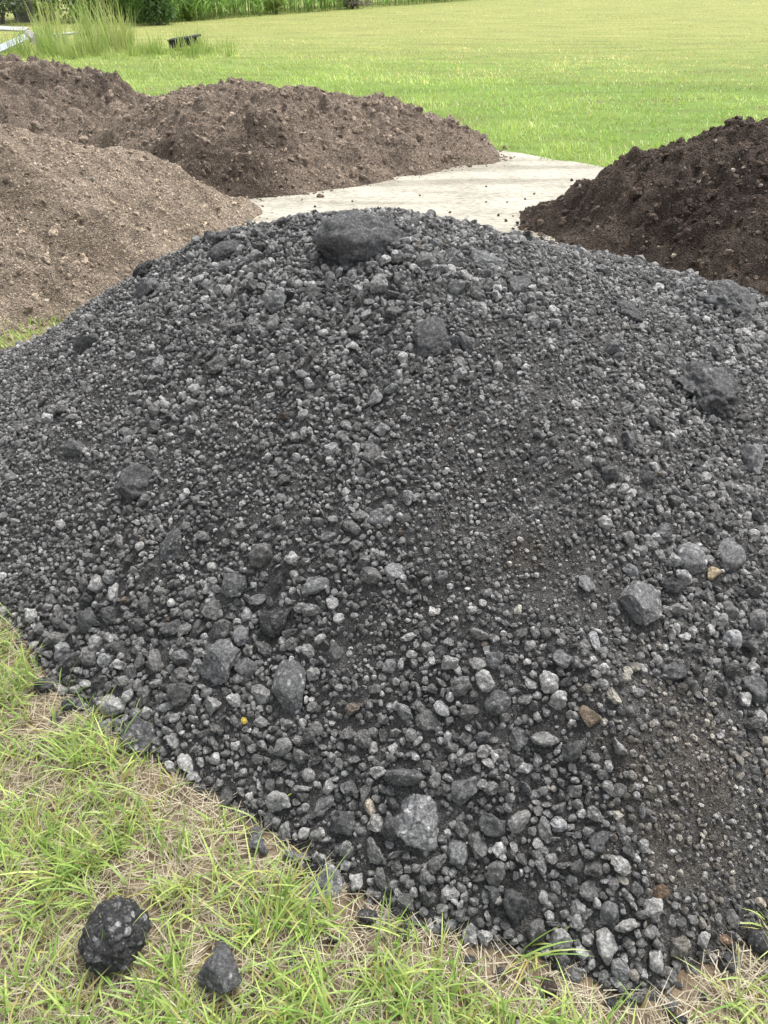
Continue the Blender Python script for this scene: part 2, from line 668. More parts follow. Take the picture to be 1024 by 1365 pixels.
# the stones one can point to: u, v, width px, height px, style, colour, label
G = .05
HERO = [
    (484, 322, 134, 80, 'clay', .052, 'large smooth dark boulder half buried in the crest of the black heap', 'boulder'),
    (847, 802, 70, 62, 'block', .085, 'large grey angular chunk with a pale broken facet on the right of the black heap', 'rock'),
    (560, 1086, 84, 70, 'rough', .115, 'large pale grey rough slab low in the middle of the black heap', 'rock'),
    (388, 912, 50, 78, 'block', .070, 'tall flat grey chunk tapering downwards on the lower left face', 'rock'),
    (294, 880, 68, 60, 'rough', .075, 'broad grey knobbly chunk on the lower left face, left of the tapering chunk', 'rock'),
    (187, 977, 58, 52, 'rough', .055, 'big dark grey chunk at the left foot of the black heap beside the grass', 'rock'),
    (312, 779, 48, 36, 'rough', .055, 'brownish grey rounded chunk left of a pair of grey chunks on the heap', 'rock'),
    (421, 779, 46, 32, 'rough', .085, 'light grey oblong chunk, right one of the row of three chunks on the heap', 'rock'),
    (372, 823, 52, 46, 'dark', .022, 'black shiny chunk with a deep shadow below the oblong grey chunk', 'rock'),
    (920, 741, 46, 38, 'round', .10, 'rounded pale grey stone touching the tan block near the right edge', 'rock'),
    (948, 760, 26, 24, 'tan', (.33, .27, .18), 'small tan cube shaped stone near the right edge of the black heap', 'rock'),
    (785, 954, 32, 32, 'tan', (.19, .15, .11), 'brown angular stone on the lower right face of the black heap', 'rock'),
    (229, 722, 40, 44, 'block', .045, 'dark flat diamond shaped chunk on the left face of the black heap', 'rock'),
    (832, 416, 52, 30, 'clay', .04, 'dark oval flat lump high on the right shoulder of the black heap', 'rock'),
    (576, 445, 58, 66, 'clay', .044, 'dark rounded lump buried near the crest below the large boulder', 'rock'),
    (940, 512, 104, 92, 'crumb', .046, 'large crumbling dark clod on the right face of the black heap', 'clod'),
    (968, 402, 100, 54, 'crumb', .055, 'long dark slab on the right crest of the black heap before the dark soil', 'rock'),
    (643, 346, 62, 26, 'block', .075, 'flat pale grey slab just right of the large boulder on the crest', 'rock'),
    (193, 357, 34, 30, 'crumb', .022, 'black rounded lump standing out on the left skyline of the heap', 'rock'),
    (302, 334, 52, 32, 'clay', .042, 'dark low lump near the crest left of the large boulder', 'rock'),
    (663, 928, 38, 40, 'block', .05, 'bluish dark chunk with white flecks in the lower middle of the heap', 'rock'),
    (495, 1073, 20, 22, 'tan', (.42, .37, .30), 'small cream coloured stone left of the large pale slab', 'rock'),
    (878, 1187, 25, 24, 'tan', (.13, .09, .06), 'brown rounded stone above the grass at the lower right of the heap', 'rock'),
    (575, 813, 13, 13, 'tan', (.50, .49, .45), 'tiny white pebble in the middle of the black heap, left one of two', 'pebble'),
    (691, 812, 13, 13, 'tan', (.48, .46, .40), 'tiny white pebble in the middle of the black heap, right one of two', 'pebble'),
    (327, 960, 11, 10, 'tan', (.50, .40, .08), 'tiny yellow pebble on the lower left of the black heap', 'pebble'),
    (432, 1180, 56, 58, 'block', .10, 'grey flat topped chunk at the edge of the grass below the heap', 'rock'),
]
b_rocks = []
LIST_EXTRA = [(430, 1075, 36, 36, .075), (520, 1104, 34, 40, .04), (765, 1000, 34, 28, .05), (973, 853, 26, 22, .15), (793, 856, 30, 17, .17), (528, 763, 24, 22, .13), (501, 533, 26, 26, .12), (522, 521, 20, 18, .11), (103, 600, 32, 34, .05), (185, 646, 48, 40, .045), (691, 1205, 46, 44, .04), (610, 1140, 30, 36, .09), (541, 1036, 38, 50, .06), (1000, 616, 30, 44, .10), (968, 742, 42, 42, .085), (1000, 915, 34, 40, .07), (893, 783, 30, 30, .04), (895, 896, 32, 30, .05), (780, 780, 26, 26, .10), (838, 760, 24, 22, .10), (883, 710, 26, 22, .07), (873, 718, 10, 20, .2), (120, 828, 34, 32, .045), (150, 822, 30, 30, .04), (372, 779, 28, 36, .06), (345, 800, 26, 24, .07), (325, 850, 28, 28, .09), (330, 890, 24, 30, .07), (95, 885, 30, 26, .045), (120, 800, 26, 24, .04), (85, 870, 30, 16, .13), (143, 880, 16, 24, .15), (245, 878, 28, 34, .08), (230, 840, 30, 26, .05), (660, 880, 24, 22, .08), (620, 1050, 36, 44, .08), (465, 1050, 26, 26, .06), (445, 600, 22, 26, .12), (590, 770, 24, 14, .10), (460, 1100, 34, 40, .045), (750, 880, 26, 24, .08), (700, 1050, 22, 22, .06), (655, 1100, 30, 34, .05), (745, 1100, 22, 22, .16), (600, 1235, 26, 22, .09), (660, 1195, 26, 30, .05), (812, 1220, 30, 30, .075), (800, 1120, 28, 30, .06), (770, 1155, 22, 22, .05), (835, 590, 28, 22, .06), (810, 632, 24, 26, .06), (850, 660, 22, 22, .06), (862, 640, 24, 22, .045), (625, 460, 32, 28, .07), (600, 462, 26, 24, .05), (510, 575, 20, 18, .11), (120, 460, 40, 30, .05), (200, 390, 40, 28, .07), (215, 490, 22, 18, .12), (300, 270 + 50, 30, 20, .04), (370, 410, 34, 26, .07), (405, 500, 18, 16, .1), (815, 470, 30, 30, .07), (690, 385, 30, 26, .07), (505, 690, 24, 22, .09), (440, 715, 22, 20, .08), (545, 665, 20, 18, .1), (590, 945, 22, 26, .16), (540, 950, 24, 30, .10), (520, 890, 22, 20, .1), (690, 985, 28, 24, .06), (645, 985, 24, 24, .07)]

ras = Raster(BLACK.min(0) - .1, BLACK.max(0) + .1, .003)


def pose(P, n, w, h, u):
    """axes for a stone lying on the slope: across, up the slope, out of it"""
    a = np.array([1.0, 0, 0])
    a = a - n * (a @ n)
    a /= np.linalg.norm(a)
    b = np.cross(n, a)
    return np.stack([a, b, n], 1)


STYLE = {
    'clay': dict(cuts=5, cut_lo=.7, rough=.15, lumps=520, lump_h=.03),
    'block': dict(cuts=8, cut_lo=.38, cut_hi=.8, rough=.07, lumps=160, lump_h=.02),
    'rough': dict(cuts=8, cut_lo=.42, cut_hi=.85, rough=.20, lumps=140, lump_h=.05),
    'dark': dict(cuts=8, cut_lo=.42, cut_hi=.85, rough=.13, lumps=90, lump_h=.04),
    'round': dict(cuts=5, cut_lo=.75, rough=.09, lumps=90, lump_h=.03),
    'crumb': dict(cuts=6, cut_lo=.6, rough=.30, lumps=520, lump_h=.10),
    'lump': dict(cuts=3, cut_lo=.8, rough=.13, lumps=150, lump_h=.07),
    'chunk': dict(cuts=6, cut_lo=.5, cut_hi=.85, rough=.15, lumps=130, lump_h=.04),
    'tan': dict(cuts=9, cut_lo=.42, cut_hi=.7, rough=.04, lumps=0),
}


def lone_stone(name, c, axes, half, style, tone, seed, label, cat, group=None, sink=0.0, level=None):
    """a stone of its own: shape, aggregate bumps and tone per vertex"""
    lv = level if level is not None else (4 if max(half) > .045 else 3)
    V, T, lum = rock_shape(lv, seed, aniso=(1, 1, 1), **STYLE[style])
    V = V / np.abs(V).max(0) * np.array(half)
    V = V @ axes.T
    tone = tone if isinstance(tone, tuple) else 1.75 * tone
    base = np.array(tone if isinstance(tone, tuple) else (tone * .99, tone, tone * 1.01))
    colr = np.tile(base, (len(V), 1))
    if lum is not None:
        k = {'crumb': 1.5, 'clay': 1.2, 'lump': 5.0}.get(style, 2.2)
        colr = np.clip(colr * (1 + k * lum)[:, None], 0, .5)
    foot = np.array([0, 0, V[:, 2].min()])
    o = link(name, mesh_data(name, V - foot, T, M_STONE_A, colr), None, c + foot - np.array([0, 0, sink]))
    return tag(o, label, cat, group)


seed = 900
for (u, v, w, h, style, tn, label, cat) in HERO:
    P = black.hit(u, v + h * .12)
    n = black.normal(P[0], P[1])
    de = project(P)[2]
    ax = pose(P, n, w, h, u)
    fy = max(.45, abs(ax[:, 1] @ UP))
    hw, hh = .5 * w / F * de, .5 * h / F * de / fy
    if label.startswith('large smooth dark boulder'):
        ax = np.eye(3)
        half = (hw * 1.02, hw * .78, .53 * h / F * de)
        P = black.hit(u, 344)
        dd = ray(u, 323)
        c = np.array([0, 0, CH]) + dd * ((P[1] + half[1] * .55) / dd[1])
    else:
        dep = {'tan': .75, 'clay': .55, 'crumb': .6}.get(style, .6)
        half = (hw, hh, dep * min(hw, hh))
        c = P + n * half[2] * (.05 if style == 'crumb' else .30)
    seed += 1
    lone_stone({'boulder': 'boulder', 'clod': 'clod', 'pebble': 'pebble'}.get(cat, 'rock'), c, ax, half, style, tn, seed, label, cat)
    m = max(1, int(max(hw, hh * .8) * .88 / ras.res))
    gx, gy = int((c[0] - ras.lo[0]) / ras.res), int((c[1] - ras.lo[1]) / ras.res)
    q = np.arange(-m, m + 1)
    e = ((q[:, None] / max(1, (half[1] if cat == 'boulder' else hh * ax[1, 1]) / ras.res)) ** 2 + (q[None] / max(1, hw / ras.res)) ** 2) < (.32 if style == 'crumb' else .72)
    ys, xs = slice(max(0, gy - m), gy + m + 1), slice(max(0, gx - m), gx + m + 1)
    sub = ras.A[ys, xs]
    sub |= e[-sub.shape[0]:, -sub.shape[1]:].astype(np.uint8)

# all other stones: collected as (pos, radius, colour), largest in the picture become parts
ST = []
for (u, v, w, h, t) in LIST_EXTRA:
    P = black.hit(u, v)
    de = project(P)[2]
    r = .25 * (w + h) / F * de
    ras.place(P[0], P[1], r * .9, 1)
    n = black.normal(P[0], P[1])
    ST.append((P + n * r * .2, r * 1.28, 1.85 * np.array([t * .99, t, t * 1.01]), 1))

r1 = np.random.default_rng(77)
lo, hi = BLACK.min(0), BLACK.max(0)


def candidates(n):
    x, y = r1.uniform(lo[0], hi[0], n), r1.uniform(lo[1], hi[1], n)
    d = black.z(x, y, black.D)
    z = black.z(x, y)
    P = np.stack([x, y, z], 1)
    nrm = black.normal(x, y)
    vis = (nrm * (np.array([0, 0, CH]) - P)).sum(1)
    ok = (d > -.01) & in_view(P, 200, -100, 1500) & (vis > -.55)
    return P[ok], nrm[ok], d[ok]


COARSE = spots([(300, 860, .30), (150, 860, .30), (560, 1090, .28), (720, 1150, .22), (430, 1060, .2), (900, 760, .16), (480, 380, .35), (300, 370, .2), (980, 420, .25), (680, 380, .2), (640, 940, .16), (1000, 880, .16), (820, 1230, .14)])


def size_pass(n, rmin, rmax, power, gate, pack, sink, mark):
    """gate: how strongly stones of this size keep to the coarse patches"""
    P, nr, d = candidates(n)
    x, y = P[:, 0], P[:, 1]
    c = 1.25 * patch(x, y, COARSE) + .9 * fbm2(x, y, 2.6, 4, 14.0) - .8 * patch(x, y, FINE) + .25 * np.clip(1 - d / .3, 0, 1)
    okf = r1.random(len(P)) < np.clip(1 - gate * (1 - 1.1 * c), .015, 1)
    P, nr, c = P[okf], nr[okf], c[okf]
    R = rmin * (rmax / rmin) ** (r1.random(len(P)) ** power)
    R *= np.clip(1 + .2 * c, .8, 1.25)
    o = np.argsort(-R)
    cc = asphalt_tones(len(P), r1, P[:, 0], P[:, 1])
    k = 0
    for i in o:
        if ras.place(P[i, 0], P[i, 1], R[i] * pack, 1):
            ST.append((P[i] + nr[i] * R[i] * sink * r1.uniform(.2, 1.6), R[i], cc[i], mark))
            k += 1
    return k


cnt = [size_pass(1100, .024, .038, 1.8, .95, .80, .18, 1),
       size_pass(9000, .0150, .0250, 1.5, .80, .64, .3, 1),
       size_pass(36000, .0092, .0155, 1.4, .58, .58, .35, 1),
       size_pass(110000, .0060, .0100, 1.0, .20, .56, .4, 0),
       size_pass(60000, .0042, .0062, 1.0, .1, .62, .35, 0)]
n = 2600
x, y = r1.uniform(-1.6, 1.4, n), r1.uniform(.45, 2.4, n)
d = sdist(x, y, BLACK)
okk = (d < .03) & (d > -.16) & (r1.random(n) < .75 * np.exp(np.minimum(d, 0) / .028))
for xx, yy in zip(x[okk], y[okk]):
    rr = .008 * (.024 / .008) ** r1.random()
    ST.append((np.array([xx, yy, max(0, float(black.z(xx, yy))) + rr * .45]), rr, asphalt_tones(1, r1)[0], 0))
SP = np.array([s[0] for s in ST])
SR = np.array([s[1] for s in ST])
SCOL = np.array([s[2] for s in ST])
su, sv, sde = project(SP)
inf = (su > 0) & (su < 1024) & (sv > 0) & (sv < 1365)
shown = np.where(inf, SR / sde, 0)
order = np.argsort(-shown)
top = order[:300]
P3 = protos(3, 16, 7, cuts=7, cut_lo=.45, cut_hi=.9, rough=.2, lumps=110, lump_h=.06)
pm3 = [mesh_data('stone', V, T, M_STONE_O) for V, T in P3]
pm2 = [mesh_data('stone', V, T, M_STONE_O, smooth=False) for V, T in protos(2, 24, 17, cuts=7, cut_lo=.45, cut_hi=.9, rough=.22, lumps=40, lump_h=.06)]
R3 = rot_random(300, r1)
for i, k in enumerate(top):
    o = link('stone', pm3[i % 16] if i < 60 else pm2[i % 24], b_root)
    q = Matrix(R3[i].tolist()).to_4x4()
    o.matrix_local = Matrix.Translation(Vector(SP[k] - b_root_inv)) @ q @ Matrix.Scale(float(SR[k]), 4)
    o.color = (*SCOL[k].tolist(), 1)
rest = np.ones(len(ST), bool)
rest[top] = False
P2 = protos(2, 16, 8, cuts=8, cut_lo=.4, cut_hi=.85, rough=.18)
P1 = protos(1, 24, 9, cuts=6, cut_lo=.45, cut_hi=.9, rough=.26)
OV = np.array([(1, 0, 0), (-1, 0, 0), (0, .8, 0), (0, -.8, 0), (0, 0, .65), (0, 0, -.65)], float)
OT = np.array([(0, 2, 4), (2, 1, 4), (1, 3, 4), (3, 0, 4), (2, 0, 5), (1, 2, 5), (3, 1, 5), (0, 3, 5)])
PO = [(OV * np.random.default_rng(k).uniform(.75, 1.2, (6, 1)) + np.random.default_rng(k + 50).normal(0, .13, (6, 3)), OT) for k in range(8)]
P0 = protos(0, 12, 10, cuts=4, cut_lo=.55, rough=.25)
big = rest & (SR / sde > .0108)
mid = rest & ~big & (SR / sde > .0052)
small = rest & ~big & ~mid
# crumbs that lie loose on the fines
Pc, nc, dc = candidates(90000)
Rc = .0024 * (.0060 / .0024) ** (r1.random(len(Pc)) ** 1.5)
free = ras.A[((Pc[:, 1] - ras.lo[1]) / ras.res).astype(int), ((Pc[:, 0] - ras.lo[0]) / ras.res).astype(int)] == 0
Pc, Rc = Pc[free], Rc[free]
parts = [scatter_mesh(P2, SP[big], SR[big], SCOL[big], r1),
         scatter_mesh(P1, SP[mid], SR[mid], SCOL[mid], r1),
         scatter_mesh(P0, SP[small], SR[small], SCOL[small], r1),
         scatter_mesh(PO, Pc, Rc, asphalt_tones(len(Pc), r1, Pc[:, 0], Pc[:, 1]) * 1.05, r1)]
Vs, Ts, Cs, off = [], [], [], 0
for V, T, C in parts:
    Vs.append(V)
    Ts.append(T + off)
    Cs.append(C)
    off += len(V)
gv = link('gravel', mesh_data('gravel', np.concatenate(Vs) - b_root_inv, np.concatenate(Ts), M_STONE_A, np.concatenate(Cs), smooth=False), b_root)
gv['kind'] = 'stuff'
print('stones', cnt, big.sum(), mid.sum(), small.sum(), len(Pc), 'tris', sum(len(t) for t in Ts))

# ---- the soil heaps
CL1 = protos(1, 14, 22, cuts=7, cut_lo=.5, rough=.34)
clod_meshes = [mesh_data('clod', V, T, M_CLOD_O) for V, T in protos(2, 10, 23, cuts=8, cut_lo=.5, rough=.32)]


def soil_heap(poly, cap, slope, k, seed, label, dark, light, res=.02, rough=1.0, n_clod=60, n_mid=900, n_small=2600, stones=.015, big=.055, dark_spots=()):
    r = np.random.default_rng(seed)
    poly = np.array(poly, float)
    h = Heap(poly, cap, res, slope, k, .22, seed * 1.7)
    w = np.clip(h.D / .25, 0, 1)
    lump = fbm2(h.X, h.Y, 1.5, 3, seed + .5)
    clumps = np.abs(fbm2(h.X, h.Y, 5.5, 4, seed + 2.5))
    ridge = np.clip(fbm2(h.X, h.Y, 1.1, 2, seed + 6.0) + .15, 0, 1)
    h.Z = h.Z + np.where(h.D > 0, w * rough * (.12 * lump + .28 * clumps * (.3 + ridge) + .085 * fbm2(h.X, h.Y, 12, 3, seed + 7.)), 0)
    c0 = poly.mean(0)
    base = np.array([c0[0], c0[1], 0])
    rt = root('soil_heap', base, label, 'soil heap')
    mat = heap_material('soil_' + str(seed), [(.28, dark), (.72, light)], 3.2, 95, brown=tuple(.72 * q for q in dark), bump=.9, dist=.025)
    dl = [(h.hit(u, v), q) for u, v, q in dark_spots]
    dm = lambda x, y: np.clip(patch(x, y, dl) * 1.2 + .9 * fbm2(x, y, 1.3, 4, seed + 20.) - .18, 0, 1)  # mask of darker soil: chosen spots plus broad noise
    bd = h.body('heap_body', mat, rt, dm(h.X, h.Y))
    bd.location = -base
    lo, hi = poly.min(0), poly.max(0)

    def cand(n):
        x, y = r.uniform(lo[0] - .15, hi[0] + .15, n), r.uniform(lo[1] - .15, hi[1] + .15, n)
        d = sdist(x, y, poly)
        P = np.stack([x, y, np.maximum(h.z(x, y), .006)], 1)
        nr = h.normal(x, y)
        vis = (nr * (np.array([0, 0, CH]) - P)).sum(1)
        ok = (r.random(n) < np.exp(np.minimum(d, 0) / .05)) & (d > -.3) & in_view(P, 120, -60, 900) & (vis > -.6)
        return P[ok], nr[ok], d[ok]

    def tones(P):
        n = len(P)
        mid = (np.array(dark) + np.array(light)) / 2
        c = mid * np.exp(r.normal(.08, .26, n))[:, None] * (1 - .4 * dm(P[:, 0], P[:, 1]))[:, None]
        s = r.random(n) < stones
        c[s] = np.array([.30, .27, .22]) * r.uniform(.7, 1.4, (s.sum(), 1))
        return np.clip(c, .015, .5)
    P, nr, d = cand(n_clod * 8)
    cl = fbm2(P[:, 0], P[:, 1], 1.1, 2, seed + 6.0) + .25 * np.clip(1 - d / .5, 0, 1) + r.normal(0, .12, len(P))
    pick = np.argsort(-cl)[:n_clod * 3]
    pick = r.permutation(pick)[:n_clod]
    R = big * (.5 + .7 * r.random(len(pick)) ** 2)
    tc = tones(P[pick])
    for i, j in enumerate(pick):
        o = link('clod', clod_meshes[i % 10], rt)
        q = Matrix(rot_random(1, r)[0].tolist()).to_4x4()
        o.matrix_local = Matrix.Translation(Vector(P[j] - nr[j] * R[i] * .05 - base)) @ q @ Matrix.Scale(float(R[i]), 4)
        o.color = (*tc[i].tolist(), 1)
    out = []
    off = 0
    for (n, pr, a, b) in ((n_mid, CL1, .016, .042), (n_small, P0, .007, .018)):
        P, nr, d = cand(n * 3)
        gate = fbm2(P[:, 0], P[:, 1], 1.6, 3, seed + 3.0) + r.normal(0, .2, len(P)) > -.25
        P, nr = P[gate][:n], nr[gate][:n]
        R = a * (b / a) ** (r.random(len(P)) ** 2)
        V, T, C = scatter_mesh(pr, P - nr * (R * .1)[:, None] - base, R, tones(P), r)
        out.append((V, T + off, C))
        off += len(V)
    cr = link('crumbs', mesh_data('crumbs', np.concatenate([o[0] for o in out]), np.concatenate([o[1] for o in out]), M_CLOD_A, np.concatenate([o[2] for o in out]), smooth=False), rt)
    cr['kind'] = 'stuff'
    return h


HL = soil_heap([(-6.5, 3.2), (-4, 3.3), (-3, 3.45), (-2.3, 3.7), (-1.8, 4.05), (-1.25, 4.9), (-1.0, 6.1), (-1.05, 6.5), (-1.5, 6.9), (-2.6, 7.3), (-4.5, 7.4), (-6.5, 7.0), (-7, 5)],
               lambda X, Y: np.full(X.shape, .80), .62, .5, 41, 'smooth pale brown soil heap on the left, nearest of the soil heaps', (.21, .165, .122), (.365, .298, .228), res=.024, rough=.5, n_clod=60, n_mid=900, n_small=7000, big=.032, stones=.008, dark_spots=[(0, 240, .5)])
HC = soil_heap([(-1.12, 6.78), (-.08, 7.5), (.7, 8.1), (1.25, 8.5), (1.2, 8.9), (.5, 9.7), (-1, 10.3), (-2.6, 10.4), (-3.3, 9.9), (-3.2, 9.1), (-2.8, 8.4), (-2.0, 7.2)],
               lambda X, Y: np.full(X.shape, .64) - .10 * np.clip(X + .6, 0, 2), .68, .5, 42, 'cloddy brown soil heap in the middle with its foot on the pale pad', (.155, .119, .091), (.315, .252, .198), rough=.7, n_clod=110, n_mid=1100, n_small=3500, dark_spots=[(215, 190, .45), (260, 215, .4), (330, 235, .35), (345, 180, .3)])
HB = soil_heap([(-8.5, 8.2), (-4.6, 8.1), (-3.1, 8.8), (-2.4, 9.9), (-2.5, 11), (-3.6, 12), (-6, 12.4), (-8.5, 11.8)],
               lambda X, Y: np.full(X.shape, .68), .6, .5, 43, 'rough brown soil heap at the back left, below the tall weeds', (.145, .112, .086), (.305, .246, .195), res=.03, rough=1.1, n_clod=80, n_mid=1200, n_small=2200, big=.07, dark_spots=[(60, 105, .35), (120, 115, .35)])
HR = soil_heap([(1.0, 6.0), (1.3, 5.3), (2.0, 4.6), (3.2, 4.0), (4.6, 4.1), (5.6, 5.4), (5.4, 7.2), (4.2, 8.2), (3.0, 8.1), (2.2, 7.4), (1.3, 6.6)],
               lambda X, Y: np.full(X.shape, .65), .66, .45, 44, 'dark chocolate brown soil heap at the right edge behind the black heap', (.052, .038, .029), (.122, .093, .072), rough=.8, n_clod=80, n_mid=1500, n_small=4500, stones=.03, big=.042, dark_spots=[(930, 300, .4), (1000, 250, .3)])

# ------------------------------------------------------------------ grass
def blades(P, az, length, width, lean, droop, col, seg=3, tipdark=0.0):
    """curved tapering blades; arrays per blade"""
    n = len(P)
    s = np.linspace(0, 1, seg + 1)
    d = np.stack([np.cos(az), np.sin(az), np.zeros(n)], 1)
    side = np.stack([-np.sin(az), np.cos(az), np.zeros(n)], 1)
    V = []
    ang = lean
    pos = P.copy()
    pts = [pos.copy()]
    for k in range(seg):
        a = ang + droop * (k + .5) / seg
        step = (d * np.sin(a)[:, None] + np.array([0, 0, 1.]) * np.cos(a)[:, None]) * (length / seg)[:, None]
        pos = pos + step
        pos[:, 2] = np.maximum(pos[:, 2], P[:, 2] + .003)
        pts.append(pos.copy())
    for k in range(seg):
        wk = width * (1 - .75 * s[k] ** 2)
        V.append(pts[k] - side * wk[:, None] * .5)
        V.append(pts[k] + side * wk[:, None] * .5)
    V.append(pts[-1])
    V = np.stack(V, 1)
    m = 2 * seg + 1
    T = []
    for k in range(seg - 1):
        a = 2 * k
        T += [(a, a + 1, a + 3), (a, a + 3, a + 2)]
    T.append((2 * seg - 2, 2 * seg - 1, 2 * seg))
    T = (np.array(T)[None] + (m * np.arange(n))[:, None, None]).reshape(-1, 3)
    C = np.repeat(col[:, None, :], m, 1)
    return V.reshape(-1, 3), T, C.reshape(-1, 3)


def join(L):
    Vs, Ts, Cs, off = [], [], [], 0
    for V, T, C in L:
        Vs.append(V)
        Ts.append(T + off)
        Cs.append(C)
        off += len(V)
    return np.concatenate(Vs), np.concatenate(Ts), np.concatenate(Cs)


def lerp_cols(t, A, B):
    return np.array(A) * (1 - t)[:, None] + np.array(B) * t[:, None]


r2 = np.random.default_rng(123)


def green(n):
    c = lerp_cols(r2.random(n), (.19, .35, .06), (.54, .65, .20))
    y = r2.random(n) < .14
    c[y] = lerp_cols(r2.random(y.sum()), (.42, .42, .11), (.50, .42, .18))
    return c * r2.uniform(.75, 1.15, n)[:, None]


def straw(n):
    return lerp_cols(r2.random(n), (.36, .30, .20), (.72, .66, .49)) * r2.uniform(.7, 1.1, n)[:, None]


# foreground: tufts of long blades over a mat of dead straw
n = 120000
xy = np.stack([r2.uniform(-2.3, 1.8, n), r2.uniform(.25, 3.4, n)], 1)
P = np.concatenate([xy, np.zeros((n, 1))], 1)
dB = sdist(xy[:, 0], xy[:, 1], BLACK)
ok = in_view(P, 160, 300, 1560) & (dB < .015) & ((xy[:, 1] < 2.6) | (xy[:, 0] < -1))
xy, dB = xy[ok], dB[ok]
bare = fbm2(xy[:, 0], xy[:, 1], 3.0, 3, 50.0)
m = len(xy)
st = xy[r2.random(m) < .95]
sP = np.concatenate([st + r2.normal(0, .01, st.shape), r2.uniform(.001, .012, (len(st), 1))], 1)
L = [blades(sP, r2.uniform(0, 2 * math.pi, len(st)), r2.uniform(.025, .10, len(st)), r2.uniform(.0010, .0026, len(st)), r2.uniform(1.15, 1.55, len(st)), r2.uniform(-.15, .35, len(st)), straw(len(st)), 2)]
# tufts
tk = r2.random(m) < np.clip(.088 - .21 * bare, .010, .24)
tuft = xy[tk]
# grass keeps off the bare sand at the tip of the heap and is pressed down by the stones
STONES_ON_GRASS = [(157, 1265, 95), (298, 1310, 62), (489, 1232, 30), (445, 1262, 20), (388, 1285, 16), (464, 1303, 14), (668, 1302, 18), (731, 1328, 26), (733, 1350, 14), (742, 1292, 28), (823, 1310, 26), (813, 1345, 22), (626, 1286, 20), (970, 1296, 28), (1012, 1270, 36), (345, 1138, 30), (60, 928, 30), (93, 950, 26)]
KEEP = [(*ground(u_, v_), .55 * w_ / F * 1.7 + .022) for u_, v_, w_ in STONES_ON_GRASS] + [(g_[0], g_[1], q) for g_, q in ((ground(860, 1345), .10), (ground(760, 1310), .07), (ground(930, 1330), .06), (ground(660, 1300), .05), (ground(432, 1178), .04), (ground(350, 1130), .03), (ground(157, 1245), .085), (ground(298, 1285), .05), (ground(450, 1255), .035), (ground(1000, 1260), .04))]
kp = np.ones(len(tuft), bool)
for kx, ky, q in KEEP:
    kp &= (np.hypot(tuft[:, 0] - kx, tuft[:, 1] - ky) > q) | (r2.random(len(tuft)) < .08)
tuft = tuft[kp]
tP, tA, tL, tW, tN, tD = [], [], [], [], [], []
for x, y in tuft:
    k = int(r2.integers(4, 12))
    sz = r2.uniform(.35, 1.08)
    a0 = r2.uniform(0, 2 * math.pi)
    tP.append(np.stack([x + r2.normal(0, .012, k), y + r2.normal(0, .012, k), np.zeros(k)], 1))
    tA.append(a0 + r2.normal(0, 1.1, k))
    tL.append(sz * r2.uniform(.05, .17, k))
    tW.append(r2.uniform(.0022, .0052, k))
    tN.append(r2.uniform(.1, .9, k))
    tD.append(r2.uniform(.2, 1.5, k))
tP = np.concatenate(tP)
L.append(blades(tP, np.concatenate(tA), np.concatenate(tL), np.concatenate(tW), np.concatenate(tN), np.concatenate(tD), green(len(tP)), 4))
V, T, C = join(L)
tag(link('foreground_grass', mesh_data('foreground_grass', V, T, M_GRASS, C)), 'tufted bright green grass over dead straw in the foreground', 'grass', kind='stuff')
print('fg grass', len(tuft), len(tP), len(T))

# the meadow behind the heaps
def allowed(x, y):
    ok = np.ones(len(x), bool)
    for h in (HL, HC, HB, HR):
        inside = (x > h.lo[0]) & (y > h.lo[1]) & (x < h.lo[0] + h.res * (h.nx - 1)) & (y < h.lo[1] + h.res * (h.ny - 1))
        ok &= ~(inside & (h.z(x, y, h.D) > .03))
    ok &= sdist(x, y, BLACK) < 0
    edge = sdist(x, y, PADO[::3]) + .28 * fbm2(x, y, 2.2, 3, 77.)
    return ok & (edge < .03)


def field(n, y0, y1, seg, per, fade=None):
    """blades thin out and widen evenly with distance, so no band shows"""
    y = y0 * (y1 / y0) ** r2.random(n)
    x = r2.uniform(-.62, .62, n) * (y + 1.2)
    ok = allowed(x, y)
    if fade:
        ok &= r2.random(n) < np.clip((y - fade[0]) / (fade[1] - fade[0]), 0, 1)
    x, y = x[ok], y[ok]
    sp = .02 + .0012 * np.repeat(y, per)
    x = np.repeat(x, per) + r2.normal(0, 1, len(x) * per) * sp
    y = np.repeat(y, per) + r2.normal(0, 1, len(y) * per) * sp
    n = len(x)
    # mower passes run slightly across the view
    lane = y + .14 * x
    strk = pnoise(np.stack([x * .12, lane * 1.1, np.full(n, 3.)], 1))
    dry = np.clip((y + 6 * fbm2(x * .3, y, .5, 3, 61.) + .45 * x - 15) / 9, 0, 1)
    mott = fbm2(x, y, .8, 4, 63.)
    c = lerp_cols(np.clip(.5 + mott, 0, 1), (.27, .44, .08), (.50, .62, .17))
    cd = lerp_cols(np.clip(.5 + .7 * mott + .5 * strk, 0, 1), (.38, .42, .13), (.74, .63, .29))
    k = r2.random(n) < (dry * .84 + .10)
    c[k] = cd[k]
    tan = r2.random(n) < np.clip(1.6 * fbm2(x * .5, lane, .9, 3, 90.) - .28, 0, .8)
    c[tan] = np.array([.38, .31, .2])
    c *= (r2.uniform(.8, 1.2, n) * np.clip(1 + .45 * fbm2(x * .6, lane, .45, 4, 71.) + .35 * strk, .6, 1.4))[:, None]
    hgt = r2.uniform(.04, .115, n) * (1 - .6 * dry) * np.clip(1 + .9 * mott + .4 * strk, .35, 1.7)
    wid = r2.uniform(.7, 1.3, n) * (.003 + .00055 * y)
    return blades(np.stack([x, y, np.zeros(n)], 1), r2.uniform(0, 2 * math.pi, n), hgt, wid, r2.uniform(.05, .9, n), r2.uniform(.1, .9, n), c, seg)


